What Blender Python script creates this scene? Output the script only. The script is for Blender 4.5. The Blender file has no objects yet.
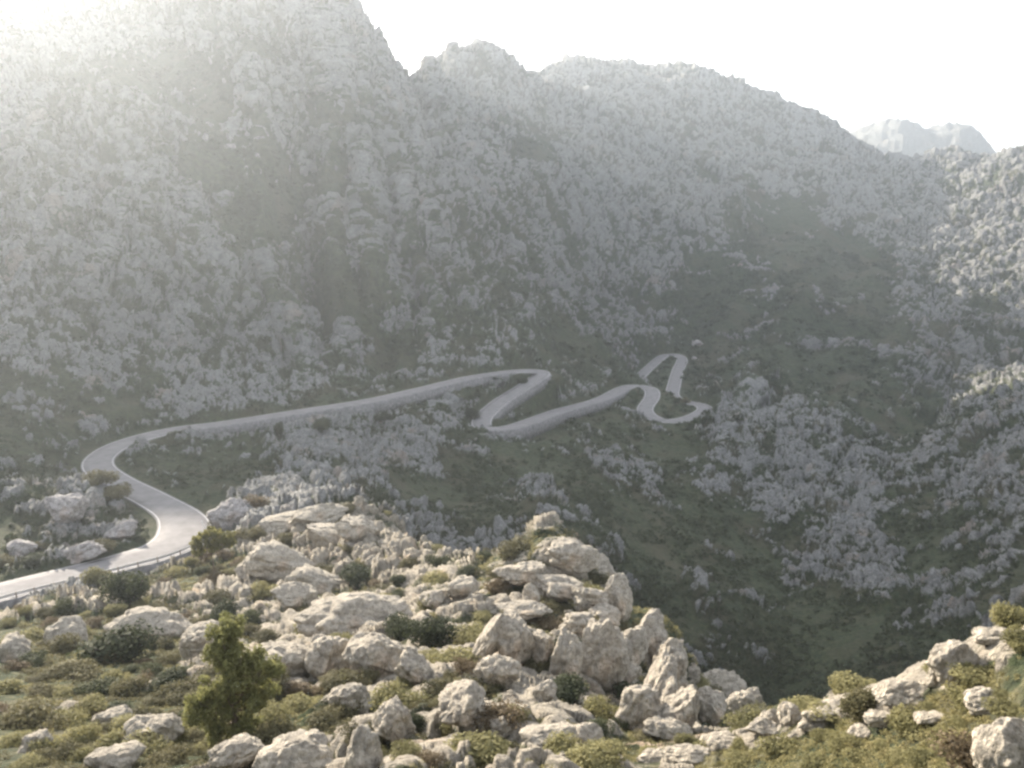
import bpy, math, time
import numpy as np
from mathutils import Vector, Matrix
T0 = time.time()
rng = np.random.default_rng(7)
D = bpy.data
scene = bpy.context.scene
COL = scene.collection

# ------------------------------------------------------------------ camera model
F = 887.0
PITCH = math.radians(11.7)
CP, SP = math.cos(PITCH), math.sin(PITCH)

def ray(px, py):
    """unit horizontal heading and slope of the sight line through a picture point"""
    u = (px - 512) / F; v = -(py - 384) / F
    Y = CP + v * SP; Z = -SP + v * CP; h = math.hypot(u, Y)
    return u / h, Y / h, Z / h

def project(P):
    X, Y, Z = P[..., 0], P[..., 1], P[..., 2]
    d = np.maximum(Y * CP - Z * SP, 1e-3); v = Y * SP + Z * CP
    return 512 + F * X / d, 384 - F * v / d

# ------------------------------------------------------------------ noise
_r = np.random.default_rng(3)
PERM = _r.permutation(4096).astype(np.int64)
GR = _r.normal(size=(4096, 3)).astype(np.float32); GR /= np.linalg.norm(GR, axis=1)[:, None]
RP = _r.random((4096, 3)).astype(np.float32)

def hsh(i, j, k):
    return PERM[(PERM[(PERM[i & 4095] + j) & 4095] + k) & 4095]

def perlin(P, lam, off=0.0):
    Q = (P / np.float32(lam) + np.float32(off)).astype(np.float32)
    I = np.floor(Q).astype(np.int64); f = (Q - I).astype(np.float32)
    w = f * f * f * (f * (f * 6 - 15) + 10)
    out = np.zeros(len(Q), np.float32)
    for a in (0, 1):
        wa = w[:, 0] if a else 1 - w[:, 0]
        for b in (0, 1):
            wb = w[:, 1] if b else 1 - w[:, 1]
            for c in (0, 1):
                wc = w[:, 2] if c else 1 - w[:, 2]
                g = GR[hsh(I[:, 0] + a, I[:, 1] + b, I[:, 2] + c)]
                out += wa * wb * wc * (g[:, 0] * (f[:, 0] - a) + g[:, 1] * (f[:, 1] - b) + g[:, 2] * (f[:, 2] - c))
    return out * 1.6

def fbm(P, lam, n=3, off=0.0, gain=0.5):
    s = 0; a = 1; t = 0
    for i in range(n):
        s = s + a * perlin(P, lam / 2 ** i, off + 7.3 * i); t += a; a *= gain
    return s / t

def worley(P, lam, off=0.0):
    """distance to the nearest and second nearest cell point, and the nearest cell's number"""
    Q = (P / np.float32(lam) + np.float32(off)).astype(np.float32)
    I = np.floor(Q).astype(np.int64)
    f1 = np.full(len(Q), 9, np.float32); f2 = f1.copy(); cid = np.zeros(len(Q), np.int64)
    for a in (-1, 0, 1):
        for b in (-1, 0, 1):
            for c in (-1, 0, 1):
                J = I + np.array([a, b, c]); h = hsh(J[:, 0], J[:, 1], J[:, 2])
                d = J + RP[h] - Q; d = np.sqrt((d * d).sum(1)).astype(np.float32)
                near = d < f1
                f2 = np.where(near, f1, np.minimum(f2, d)); f1 = np.where(near, d, f1); cid = np.where(near, h, cid)
    return f1, f2, cid

def sstep(a, b, x):
    t = np.clip((x - a) / (b - a), 0, 1); return t * t * (3 - 2 * t)

# ------------------------------------------------------------------ the road's course
ROAD_KEYS = [(-170, 640, -41.8), (-120, 625, -42.5), (0, 592, -44), (60, 577, -44.4), (120, 562, -44.8), (163, 549, -45.1), (184, 533, -45.4), (178, 515, -45.7),
    (150, 498, -46), (118, 482, -46.4), (99, 468, -46.8), (102, 456, -47.1), (125, 443, -47.5), (170, 431, -48), (230, 423, -48.5),
    (300, 412, -49), (370, 401, -49.8), (420, 390, -50.5), (470, 378, -51.3), (510, 372, -52), (534, 371, -52.8), (540, 375, -53.4),
    (525, 386, -55), (500, 402, -56.5), (483, 418, -58), (484, 427, -59), (500, 429, -59.6), (520, 425, -60.3), (560, 411, -62),
    (600, 400, -63.5), (622, 389, -65), (635, 386, -65.7), (650, 389, -66.3), (652, 397, -67), (645, 409, -68), (652, 417, -68.6),
    (668, 421, -69.2), (686, 419, -70), (699, 414, -70.7), (705, 408.5, -71.2), (699, 404.5, -71.8), (686, 402, -72.3), (673, 396, -73), (674, 385, -74),
    (678, 370, -75.2), (682, 360, -76.2), (676, 355, -77), (664, 356, -77.8), (650, 367, -79.5), (637, 380, -81), (628, 392, -83)]
KP = []
for px, py, z in ROAD_KEYS:
    x, y, e = ray(px, py); r = z / e; KP.append((x * r, y * r, z))
KP = np.array(KP)

def catmull(P, n):
    out = []
    for i in range(1, len(P) - 2):
        for t in np.linspace(0, 1, n, endpoint=False):
            a, b, c, d = P[i - 1:i + 3]
            out.append(.5 * ((2 * b) + (c - a) * t + (2 * a - 5 * b + 4 * c - d) * t * t + (3 * b - a - 3 * c + d) * t ** 3))
    return np.array(out)
RC = catmull(np.vstack([KP[:1], KP, KP[-1:]]), 24)
seg = np.linalg.norm(np.diff(RC, axis=0), axis=1); S = np.concatenate([[0], np.cumsum(seg)])
NR = int(S[-1] / 0.8)
ss = np.linspace(0, S[-1], NR)
RC = np.stack([np.interp(ss, S, RC[:, k]) for k in range(3)], 1)
ker = np.exp(-np.linspace(-2, 2, 9) ** 2); ker /= ker.sum()
RC[:, 2] = np.convolve(np.pad(RC[:, 2], 4, mode='edge'), ker, 'valid')
TG = np.gradient(RC[:, :2], axis=0); TG /= np.linalg.norm(TG, axis=1)[:, None]
RN = np.stack([TG[:, 1], -TG[:, 0]], 1)           # right-hand side of travel
HW = np.full(NR, 2.5)
RPX, RPY = project(RC)
key_s = np.array([ss[np.argmin(((RC - k) ** 2).sum(1))] for k in KP])
key_i = np.array([int(np.argmin(((RC - k) ** 2).sum(1))) for k in KP])
HW += 1.0 * np.exp(-((ss - key_s[6]) / 9) ** 2) + .5 * np.exp(-((ss - key_s[20]) / 9) ** 2)
# retaining walls: (first key, last key, side, height first, height last)
WALLS = [(13, 19, 1, 2.2, 2.8), (21, 24, -1, 2.4, 2.2), (25, 30, 1, 3.6, 1.4), (1, 6, 1, 0.9, 1.8)]
DROP = np.zeros((2, NR)); REACH = np.zeros(NR, bool)
for a, b, sd, h0, h1 in WALLS:
    i0, i1 = key_i[a], key_i[b]; t = np.linspace(0, 1, i1 - i0)
    REACH[i0:i1] = a != 1
    DROP[0 if sd > 0 else 1, i0:i1] = (h0 + (h1 - h0) * t) * np.minimum(1, np.minimum(t, 1 - t) * 8)

# ------------------------------------------------------------------ land form: picture columns of (y, distance)
COLS = {
 -250: [(900, 20), (760, 36), (690, 60), (600, 130), (560, 150), (480, 175), (380, 215), (250, 270), (120, 340), (0, 450), (-120, 620), (-260, 850)],
 0: [(768, 27), (700, 43), (650, 66), (612, 98), (575, 119), (545, 128), (500, 145), (450, 170), (400, 200), (378, 215), (300, 245), (200, 290), (100, 350), (78, 372), (66, 430), (0, 560), (-110, 680), (-255, 850)],
 128: [(768, 25), (730, 32), (690, 43), (650, 60), (610, 84), (585, 104), (540, 128), (515, 137), (455, 178), (400, 215), (375, 232), (300, 262), (200, 305), (120, 350), (60, 450), (0, 540), (-110, 660), (-235, 810)],
 192: [(768, 24), (700, 38), (640, 64), (600, 88), (572, 104), (510, 140), (470, 165), (400, 218), (300, 275), (200, 340), (120, 420), (60, 480), (0, 540), (-200, 740)],
 256: [(768, 24), (740, 28), (700, 36), (650, 54), (610, 76), (580, 92), (545, 108), (520, 120), (500, 136), (470, 160), (440, 187), (400, 222), (350, 258), (300, 290), (250, 325), (200, 350), (100, 410), (0, 470), (-80, 560), (-170, 700)],
 320: [(768, 23), (700, 35), (640, 54), (600, 76), (560, 94), (530, 108), (505, 118), (495, 140), (460, 172), (430, 198), (380, 245), (320, 290), (250, 350), (180, 390), (100, 430), (20, 480), (-25, 545)],
 384: [(768, 22), (700, 33), (660, 43), (620, 58), (600, 68), (570, 84), (540, 98), (512, 114), (500, 150), (470, 178), (440, 198), (405, 222), (370, 258), (300, 310), (200, 385), (100, 470), (54, 530)],
 412: [(340, 285), (250, 350), (180, 410), (120, 490), (66, 640)],
 448: [(768, 21), (700, 31), (650, 44), (600, 60), (590, 66), (560, 90), (530, 150), (500, 172), (470, 192), (440, 208), (400, 236), (375, 262), (300, 330), (200, 430), (120, 560), (48, 740)],
 512: [(768, 19), (740, 23), (700, 31), (660, 42), (620, 52), (590, 58), (575, 68), (556, 76), (530, 150), (500, 175), (460, 205), (430, 229), (400, 249), (365, 275), (300, 350), (200, 470), (120, 600), (63, 740)],
 532: [(700, 33), (650, 45), (600, 57), (250, 440), (160, 590), (110, 700), (72, 860)],
 576: [(768, 20), (728, 25), (700, 38), (670, 45), (640, 51), (600, 58), (570, 70), (540, 77), (520, 150), (480, 190), (450, 218), (410, 262), (390, 290), (350, 330), (300, 400), (200, 540), (120, 700), (62, 900)],
 640: [(768, 21), (746, 25), (720, 44), (690, 48), (650, 53), (622, 58), (600, 74), (600, 148), (550, 170), (500, 200), (450, 240), (420, 272), (388, 312), (372, 395), (340, 450), (300, 500), (200, 640), (120, 780), (60, 950)],
 700: [(768, 20), (744, 24), (720, 54), (680, 60), (672, 64), (650, 140), (600, 152), (550, 178), (500, 208), (460, 240), (430, 270), (412, 298), (380, 380), (352, 450), (300, 520), (200, 650), (120, 800), (70, 960)],
 768: [(768, 19), (716, 23), (708, 70), (700, 140), (650, 150), (600, 170), (550, 200), (500, 232), (450, 270), (420, 300), (400, 335), (370, 400), (300, 520), (200, 680), (150, 780), (86, 950)],
 832: [(768, 17.5), (706, 21.5), (690, 138), (640, 152), (600, 170), (550, 200), (500, 232), (450, 275), (410, 315), (385, 400), (340, 480), (300, 530), (200, 700), (113, 920)],
 896: [(768, 16.5), (690, 21), (670, 138), (640, 150), (600, 170), (550, 200), (500, 235), (450, 280), (405, 330), (385, 390), (340, 470), (300, 540), (200, 720), (153, 880)],
 960: [(768, 15), (655, 20), (640, 145), (600, 162), (550, 190), (500, 220), (450, 260), (400, 310), (380, 385), (300, 520), (200, 700), (150, 850)],
 1024: [(768, 13.5), (690, 16.5), (632, 19), (620, 140), (600, 150), (550, 175), (500, 205), (450, 240), (400, 285), (382, 305), (370, 400), (300, 520), (200, 690), (144, 830)],
 1270: [(768, 10), (560, 16), (560, 110), (500, 140), (420, 200), (360, 260), (330, 330), (300, 420), (200, 600), (80, 800)],
}
RAWZ = []          # (azimuth in degrees, distance, height)
for a in (-60, -44, -30, -15, 0, 15, 30, 44, 60):
    RAWZ += [(a, 1.0, -1.6), (a, 1.6, -1.9)]
for a in (-30, -20, -10): RAWZ += [(a, 6, -5.2), (a, 14, -10.6)]
for a in (0, 12): RAWZ += [(a, 6, -5.0), (a, 11, -8.6)]
for a in (22, 30): RAWZ += [(a, 5, -4.2), (a, 8.5, -6.6)]
for a in (-60, -47): RAWZ += [(a, 10, -8), (a, 30, -18), (a, 60, -28), (a, 112, -36), (a, 160, -15), (a, 250, 40), (a, 400, 140), (a, 600, 260), (a, 850, 370), (a, 1300, 300)]
for a in (47, 60): RAWZ += [(a, 6, -3), (a, 12, -5), (a, 30, -16), (a, 70, -35), (a, 130, -40), (a, 250, -20), (a, 420, 10), (a, 700, 80), (a, 1000, 100)]
for a, zs in ((8, (-40, -62, -78)), (14, (-45, -66, -84)), (20, (-44, -64, -82)), (26, (-40, -60, -80))):
    RAWZ += [(a, 75 if a < 12 else 60, zs[0] if a > 12 else -46), (a, 100, zs[1]), (a, 128, zs[2])]
RAWZ += [(8, 69, -42), (10.5, 85, -60), (6.5, 82, -52), (12, 76, -52), (15, 72, -52), (-4, 100, -60), (-4, 130, -64), (2, 100, -62), (2, 130, -66), (7, 125, -72)]
for a in range(-60, 61, 15):
    RAWZ += [(a, 1600, 60 if a > -20 else 260), (a, 2400, 0), (a, 5000, -40)]
CREST = .80  # scales the unseen left crest, shaped to set where its shadow ends
CT = []
for px, L in COLS.items():
    for py, r in L:
        x, y, e = ray(px, py)
        if py < -50 and r > 600: e *= CREST
        CT.append((math.atan2(x, y), math.log(r), e))
    x, y, e = ray(px, L[-1][0]); r = L[-1][1]; e *= CREST if L[-1][0] < -50 else 1                     # behind the skyline the land falls away
    az = math.atan2(x, y)
    CT.append((az, math.log(r * 1.12), e * .86 - .02)); CT.append((az, math.log(r * 1.35), e * .55 - .03))
for a, r, z in RAWZ: CT.append((math.radians(a), math.log(r), z / r * (CREST if a < -40 and r >= 600 else 1)))
for i in range(0, len(KP)):
    x, y, z = KP[i]; r = math.hypot(x, y); CT.append((math.atan2(x, y), math.log(r), z / r))
CT = np.array(CT)

def phi(d2): return np.where(d2 > 1e-12, 0.5 * d2 * np.log(np.maximum(d2, 1e-12)), 0)
n = len(CT)
d2 = (CT[:, None, 0] - CT[None, :, 0]) ** 2 + (CT[:, None, 1] - CT[None, :, 1]) ** 2
A = np.zeros((n + 3, n + 3)); A[:n, :n] = phi(d2) + 4e-4 * np.eye(n)
A[:n, n] = 1; A[:n, n + 1:] = CT[:, :2]; A[n, :n] = 1; A[n + 1:, :n] = CT[:, :2].T
W = np.linalg.solve(A, np.concatenate([CT[:, 2], [0, 0, 0]]))
AZc = np.radians(np.linspace(-60, 60, 301)); LRc = np.linspace(0, math.log(5000), 700)
ga, gl = np.meshgrid(AZc, LRc, indexing='ij'); q = np.stack([ga.ravel(), gl.ravel()], 1)
Ec = np.empty(len(q))
for i in range(0, len(q), 20000):
    b = q[i:i + 20000]; dd = (b[:, None, 0] - CT[None, :, 0]) ** 2 + (b[:, None, 1] - CT[None, :, 1]) ** 2
    Ec[i:i + 20000] = phi(dd) @ W[:n] + W[n] + b @ W[n + 1:]
Ec = Ec.reshape(ga.shape)

# ------------------------------------------------------------------ mesh grid: columns by heading, rows spaced finer where the land faces the eye
NROW = 1150
fine = np.radians(np.linspace(-31.2, 31.2, 1060))
AZ = np.concatenate([np.radians(np.linspace(-60, -31.5, 55)), fine, np.radians(np.linspace(31.5, 60, 55))])
NA = len(AZ)
ci = (AZ - AZc[0]) / (AZc[1] - AZc[0]); c0 = np.clip(ci.astype(int), 0, len(AZc) - 2); cf = (ci - c0)[:, None]
E1 = Ec[c0] * (1 - cf) + Ec[c0 + 1] * cf            # NA x 700
pyc = 384 - F * np.tan(np.arctan(E1) + PITCH)       # rough picture row
de = np.diff(pyc, axis=1); vis = np.clip(-de, 0, None)
mx = np.minimum.accumulate(pyc, axis=1)[:, 1:]      # hidden where an earlier point stands higher in the picture
hid = pyc[:, 1:] > mx + 6
onscr = (pyc[:, 1:] < 800) & (pyc[:, 1:] > -25)
dens = np.where(onscr, 1.0, .12) * np.where(hid, .25, 1.0) * (np.abs(de) * np.where(de > 0, .4, 1)) + .22
dens[:, LRc[1:] > math.log(1400)] = .04
dens[:, LRc[1:] < math.log(10)] = .06
k = np.exp(-np.linspace(-2, 2, 41) ** 2); k /= k.sum()
dp = np.pad(dens, ((20, 20), (0, 0)), mode='edge')
dens = sum(k[j] * dp[j:j + NA] for j in range(41))
cum = np.concatenate([np.zeros((NA, 1)), np.cumsum(dens, axis=1)], 1); cum /= cum[:, -1:]
tt = np.linspace(0, 1, NROW)
LR = np.stack([np.interp(tt, cum[i], LRc) for i in range(NA)])
def cubic_rows(x):                                   # Catmull-Rom in ln r of E1
    t = x / (LRc[1] - LRc[0]); i = np.clip(t.astype(int), 1, len(LRc) - 3); f = t - i
    rows = np.arange(NA)[:, None]
    a, b, c, d = E1[rows, i - 1], E1[rows, i], E1[rows, i + 1], E1[rows, i + 2]
    return .5 * (2 * b + (c - a) * f + (2 * a - 5 * b + 4 * c - d) * f * f + (3 * b - a - 3 * c + d) * f ** 3)
EG = cubic_rows(LR)
R = np.exp(LR)
X = np.sin(AZ)[:, None] * R; Y = np.cos(AZ)[:, None] * R; Z = EG * R
print('grid', NA, NROW, time.time() - T0)

# ------------------------------------------------------------------ how rocky the ground is, read per patch (0 scrub .. 9 bare rock)
ROCKY = """
8876777788888888
7754688788888888
7764457888768888
7767655777866888
7787764666753567
6788765555443356
6656744534343456
6555665343346656
5544446533345755
4556776643222665
3557788863212454
3335567885322346
"""
RM = np.array([[int(c) for c in l] for l in ROCKY.split()], float) / 9
BLOBS = [ # x, y, rx, ry, rotation, value
 (165, 80, 45, 22, 30, .3), (205, 165, 30, 55, 20, .22), (255, 235, 26, 55, 35, .12), (110, 95, 50, 16, 25, .2), (350, 320, 42, 26, 15, .02), (395, 350, 32, 20, 35, .15),
 (300, 292, 16, 34, 40, .25), (535, 140, 24, 26, 0, .25), (800, 240, 60, 36, 35, .12), (850, 280, 40, 45, 0, .1), (720, 300, 32, 48, 10, .22), (800, 320, 70, 30, 10, .3),
 (590, 445, 55, 28, 10, 0), (560, 480, 60, 26, 10, .08), (450, 500, 45, 40, 20, .08), (700, 560, 75, 45, 20, .03), (800, 640, 110, 50, 5, .02), (660, 610, 30, 55, 0, .05),
 (210, 475, 62, 26, 0, .08), (40, 420, 45, 30, 0, .42), (170, 395, 80, 10, -8, .36), (110, 375, 60, 14, 0, .7), (30, 500, 40, 20, 0, .7), (330, 395, 60, 9, -10, .4), (500, 350, 30, 8, 0, .5), (525, 395, 32, 12, -15, .0), (675, 405, 24, 10, 0, .0), (665, 380, 12, 18, 0, .05),
 (570, 365, 30, 20, 40, .2), (760, 380, 60, 22, 10, .2), (905, 400, 60, 10, 5, .08), (930, 560, 60, 60, 0, .35), (930, 440, 40, 20, 0, .4),
 (340, 450, 70, 32, 15, .9), (420, 440, 34, 26, 35, .8), (800, 470, 75, 48, 35, .95), (850, 560, 60, 32, 35, .9), (740, 430, 36, 20, 10, .9), (990, 440, 50, 40, 0, .75),
 (540, 505, 28, 18, 40, .95), (615, 470, 34, 18, 30, .8), (700, 600, 30, 10, 40, .75), (650, 500, 24, 10, 30, .75), (310, 535, 80, 34, 10, .95), (400, 570, 60, 26, 20, .9), (390, 510, 34, 10, 0, .7), (440, 545, 40, 12, 20, .6),
 (70, 500, 30, 18, 20, .8), (90, 555, 60, 12, -15, .8), (40, 250, 70, 70, 0, .85), (200, 330, 80, 60, 0, .9), (140, 240, 60, 60, 0, .9), (420, 260, 60, 60, 0, .75),
 (560, 575, 60, 34, 15, .95), (600, 650, 90, 40, 20, .9), (700, 700, 60, 30, 20, .85), (680, 730, 40, 30, 0, .8),
 (160, 590, 70, 12, -12, .15), (230, 570, 22, 12, 0, .1), (60, 690, 60, 34, 0, .12), (130, 655, 70, 22, 0, .1), (80, 735, 60, 14, 0, .3), (500, 760, 50, 12, 0, .2), (840, 745, 120, 22, -15, .12), (980, 700, 50, 24, -20, .2), (910, 720, 60, 16, -20, .15),
 (850, 708, 60, 13, -22, 1), (740, 738, 95, 13, -12, 1), (940, 690, 50, 12, -25, 1), (1000, 655, 40, 8, -25, .9), (590, 740, 60, 8, -10, .9),
]
def rockiness(px, py):
    cx = np.clip(px / 64 - .5, 0, 14.999); cy = np.clip(py / 64 - .5, 0, 10.999)
    i = cx.astype(int); j = cy.astype(int); fx = cx - i; fy = cy - j
    v = RM[j, i] * (1 - fx) * (1 - fy) + RM[j, i + 1] * fx * (1 - fy) + RM[j + 1, i] * (1 - fx) * fy + RM[j + 1, i + 1] * fx * fy
    px, py = px + WX, py + WY
    for bx, by, rx, ry, ro, val in BLOBS:
        m = (np.abs(px - bx) < 1.9 * max(rx, ry)) & (np.abs(py - by) < 1.9 * max(rx, ry))
        if not m.any(): continue
        c, s = math.cos(math.radians(ro)), math.sin(math.radians(ro))
        dx, dy = px[m] - bx, py[m] - by
        d = np.sqrt(((dx * c + dy * s) / rx) ** 2 + ((-dx * s + dy * c) / ry) ** 2)
        w = 1 - sstep(.45, 1.65, d); v[m] = v[m] * (1 - w) + val * w
    return np.clip(v, .13, .84)

P = np.stack([X, Y, Z], 2).reshape(-1, 3).astype(np.float32)
Rf = R.ravel().astype(np.float32)
# ---- broad relief: ribs and gullies on the far slopes
farw = sstep(230, 420, Rf)
PR = P.copy(); PR[:, 2] *= .45
rel = (fbm(PR, 110, 3, 1.7) * 15 * farw * sstep(5000, 900, Rf) + fbm(P, 38, 3, 6.4) * 7 * farw + fbm(PR, 26, 2, 5.1) * (2.2 * sstep(120, 250, Rf) + .5 * sstep(25, 60, Rf)))
AR = np.repeat(AZ.astype(np.float32), NROW); LRf = LR.ravel().astype(np.float32)
QR = np.stack([AR * 330 - LRf * 55 * sstep(-.35, 0, AR), LRf * 75, 0 * LRf], 1).astype(np.float32)
QR = QR + np.stack([perlin(P, 70, 3.3), perlin(P, 70, 9.9), 0 * LRf], 1) * 9
ribw = sstep(205, 330, Rf) * sstep(2500, 1200, Rf)
rib = (1 - 2.6 * np.abs(perlin(QR, 46, 4.5))) * 11 + (1 - 2.6 * np.abs(perlin(QR, 19, 8.5))) * 4.5
rel = rel + ribw * (rib * (1 - .55 * sstep(.25, .40, AR)) * (1 - .35 * sstep(600, 900, Rf)) - 3.5 - 7.5 * sstep(500, 850, Rf))
PX, PY = project(P); PX = PX.astype(np.float32); PY = PY.astype(np.float32)
# ---- the road bed cut into the slope
sel = np.where((Rf > 85) & (Rf < 480) & (P[:, 0] < 100) & (P[:, 0] > -95))[0]
nd = np.full(len(P), 1e6, np.float32); sd = np.zeros(len(P), np.float32); zi = np.zeros(len(P), np.int32)
sub = np.arange(0, NR, 2)
for i in range(0, len(sel), 30000):
    s_ = sel[i:i + 30000]; dx = P[s_, None, 0] - RC[None, sub, 0].astype(np.float32); dy = P[s_, None, 1] - RC[None, sub, 1].astype(np.float32)
    d = dx * dx + dy * dy; j = d.argmin(1); jj = sub[j]; nd[s_] = np.sqrt(d[np.arange(len(s_)), j]); zi[s_] = jj
    sd[s_] = (P[s_, 0] - RC[jj, 0]) * RN[jj, 0] + (P[s_, 1] - RC[jj, 1]) * RN[jj, 1]
rel *= np.where(nd < 1e5, sstep(6, 30, nd), 1)
P[:, 2] += rel
hw = HW[zi]; zr = RC[zi, 2].astype(np.float32)
edge = nd - hw
bl = 1 - sstep(.9, 9.0, edge)
bl = np.where(nd < 1e5, bl, 0)
dr = np.where(sd > 0, DROP[0][zi], DROP[1][zi]).astype(np.float32)
low = zr - .14 - dr * sstep(.5, .9, edge)
P[:, 2] = P[:, 2] * (1 - bl) + low * bl
m = (nd < 40) & (dr > .3) & (edge > .5) & REACH[zi]                    # nothing rises in front of a retaining wall
lim = zr - dr - .25 * np.maximum(edge - .5, 0) + 40 * sstep(6, 26, edge)
P[m, 2] = np.minimum(P[m, 2], lim[m])
print('road', time.time() - T0)

# ---- normals of the smooth land
G = P.reshape(NA, NROW, 3)
du = np.gradient(G, axis=0); dv = np.gradient(G, axis=1)
N = np.cross(du, dv).reshape(-1, 3); N /= np.maximum(np.linalg.norm(N, axis=1), 1e-9)[:, None]
N *= np.sign(N[:, 2:3] + 1e-9)
# ---- karst: clumps of weathered limestone standing out of the scrub
_q = P / np.maximum(Rf, 20)[:, None] * 100
WX = fbm(_q, 5, 3, 1.1) * 34; WY = fbm(_q, 5, 3, 6.1) * 26
rocky = rockiness(PX.astype(np.float64), np.clip(PY, 0, 767).astype(np.float64)).astype(np.float32)
outside = (PX < -10) | (PX > 1034) | (PY < -20)
rocky = rocky + .10 * sstep(205, 260, Rf) * sstep(.25, .6, rocky)
rocky = np.where(outside, .7, rocky) * (1 - .10 * (1 - sstep(70, 120, Rf)))
rock = np.zeros(len(P), np.float32); disp = np.zeros(len(P), np.float32); tone = np.zeros(len(P), np.float32)
active = (Rf > 8) & (Rf < 1500)
Pw = P + 0
Pw[:, 2] *= .6
warp = np.stack([perlin(Pw, 9, 2.1), perlin(Pw, 9, 8.4), perlin(Pw, 9, 5.9)], 1)
roadmask = np.where(nd < 1e5, sstep(.8, 3.0, edge), 1).astype(np.float32)
for lam, lo, hi, hi2, amp in ((2.1, 0, 55, 85, .34), (2.7, 55, 85, 0, .56), (5.2, 0, 0, 0, .46)):
    if lam == 2.1: w = 1 - sstep(50, 95, Rf)
    elif lam == 2.7: w = sstep(50, 95, Rf) * (1 - sstep(260, 380, Rf))
    else: w = sstep(260, 380, Rf)
    ix = np.where((w > .002) & active)[0]
    if len(ix) == 0: continue
    q = Pw[ix] + warp[ix] * lam * .55
    if lam < 2.5: q = q * np.array([.58, 1.0, 1.15], np.float32)
    f1, f2, cid = worley(q, lam, 3.7)
    f1b, f2b, cidb = worley(q, lam * .42, 9.2)
    clump = fbm(q, lam * 4.6, 4, 4.4, .6) * 1.15 + (RP[cid, 0] - .5) * .5 + (RP[cidb, 0] - .5) * .45
    th = (.62 - rocky[ix]) * 1.15
    mk = sstep(-.16, .26, clump - th)
    gap = sstep(.03, .16, f2 - f1)
    dome = np.sqrt(np.clip(1.05 - f1 * f1, 0, 1)) * (.6 + .8 * RP[cid, 1])
    domeb = np.clip(f2b - f1b, 0, .6)
    crag = 1 - np.abs(perlin(q, lam * .55, 6.6)) * 2 + .5 - np.abs(perlin(q, lam * .24, 2.6)) * 1.2
    step = RP[cid, 1] * sstep(.02, .2, f2 - f1) + .6 * RP[cidb, 1] * sstep(.02, .2, f2b - f1b)
    h = mk * lam * amp * (.2 + .34 * dome * (.45 + .55 * gap) + .55 * step + .25 * domeb + .30 * crag)
    disp[ix] += w[ix] * h
    rock[ix] += w[ix] * np.clip(mk * (.35 + .65 * gap) * 1.15, 0, 1)
    tone[ix] += w[ix] * RP[cid, 2]
# larger ribs and bulges of the cliffs, with ledges of scrub in the clefts between them
ix = np.where(active & (Rf > 115))[0]
q = P[ix] * np.array([1, .8, .34], np.float32) + warp[ix] * 6
f1, f2, cid = worley(q, 15.0, 1.3)
f1c, f2c, _ = worley(q, 7.0, 5.3)
wf = ((.45 * sstep(115, 150, Rf[ix]) + .55 * sstep(200, 300, Rf[ix])) * sstep(.3, .75, rocky[ix])).astype(np.float32)
cleft = 1 - sstep(.02, .13, f2 - f1); cleft2 = 1 - sstep(.02, .10, f2c - f1c)
qf = P[ix] * np.array([1, .7, .16], np.float32) + warp[ix] * 2.2
flute = 1 - 2.4 * np.abs(perlin(qf, 7.5, 31.0)); flute2 = 1 - 2.4 * np.abs(perlin(qf, 3.4, 35.0))
# flat-topped blocks stepped at different heights rather than round heads
disp[ix] += wf * (2.6 * RP[cid, 1] * sstep(.02, .22, f2 - f1) + 1.2 * np.clip(f2c - f1c, 0, .4) - cleft * 1.4 + 1.5 * flute + .8 * flute2)
rock[ix] *= 1 - .5 * wf * sstep(.35, .8, -flute)
rock[ix] *= 1 - wf * np.clip(.55 * cleft + .3 * cleft2, 0, .8)
spot = fbm(P[ix], 6.5, 3, 21.0)
rock[ix] *= 1 - .8 * wf * sstep(.20, .36, spot)
disp *= roadmask; rock *= roadmask
und = fbm(Pw, 5.0, 3, 12.0)
disp += roadmask * und * np.clip(Rf * .006, .1, 1.6) * .5
ridge = sstep(540, 640, PX) * (1 - sstep(30, 40, Rf))      # the close ridge at the right is smooth bedrock and turf
disp *= 1 - .72 * ridge
cap = .032 * Rf + .12                                        # nothing juts into the view close to the eye
disp = np.minimum(disp, cap)
dirn = N * .8 + np.array([0, 0, .45]); dirn /= np.linalg.norm(dirn, axis=1)[:, None]
P = P + (dirn * disp[:, None]).astype(np.float32)
print('karst', time.time() - T0)
PXd, PYd = project(P)
PXg = PXd.reshape(NA, NROW); PYg = PYd.reshape(NA, NROW); Gd = P.reshape(NA, NROW, 3); Ng = N.reshape(NA, NROW, 3)
ROCKg = rock.reshape(NA, NROW); Rg = R

# ------------------------------------------------------------------ materials
def new_mat(name):
    m = D.materials.new(name); m.use_nodes = True; nt = m.node_tree; nt.nodes.clear()
    o = nt.nodes.new('ShaderNodeOutputMaterial'); b = nt.nodes.new('ShaderNodeBsdfPrincipled')
    b.inputs['Roughness'].default_value = .9; b.inputs['Specular IOR Level'].default_value = .15
    nt.links.new(b.outputs[0], o.inputs[0]); return m, nt, b
def node(nt, t, **kw):
    n_ = nt.nodes.new(t)
    for k_, v_ in kw.items():
        if k_ in n_.inputs: n_.inputs[k_].default_value = v_
        else: setattr(n_, k_, v_)
    return n_
def noise(nt, scale, detail=4, rough=.55, coord=None, dist=0):
    n_ = node(nt, 'ShaderNodeTexNoise', Scale=scale, Detail=detail, Roughness=rough, Distortion=dist)
    if coord is not None: nt.links.new(coord, n_.inputs['Vector'])
    return n_.outputs['Fac']
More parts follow.
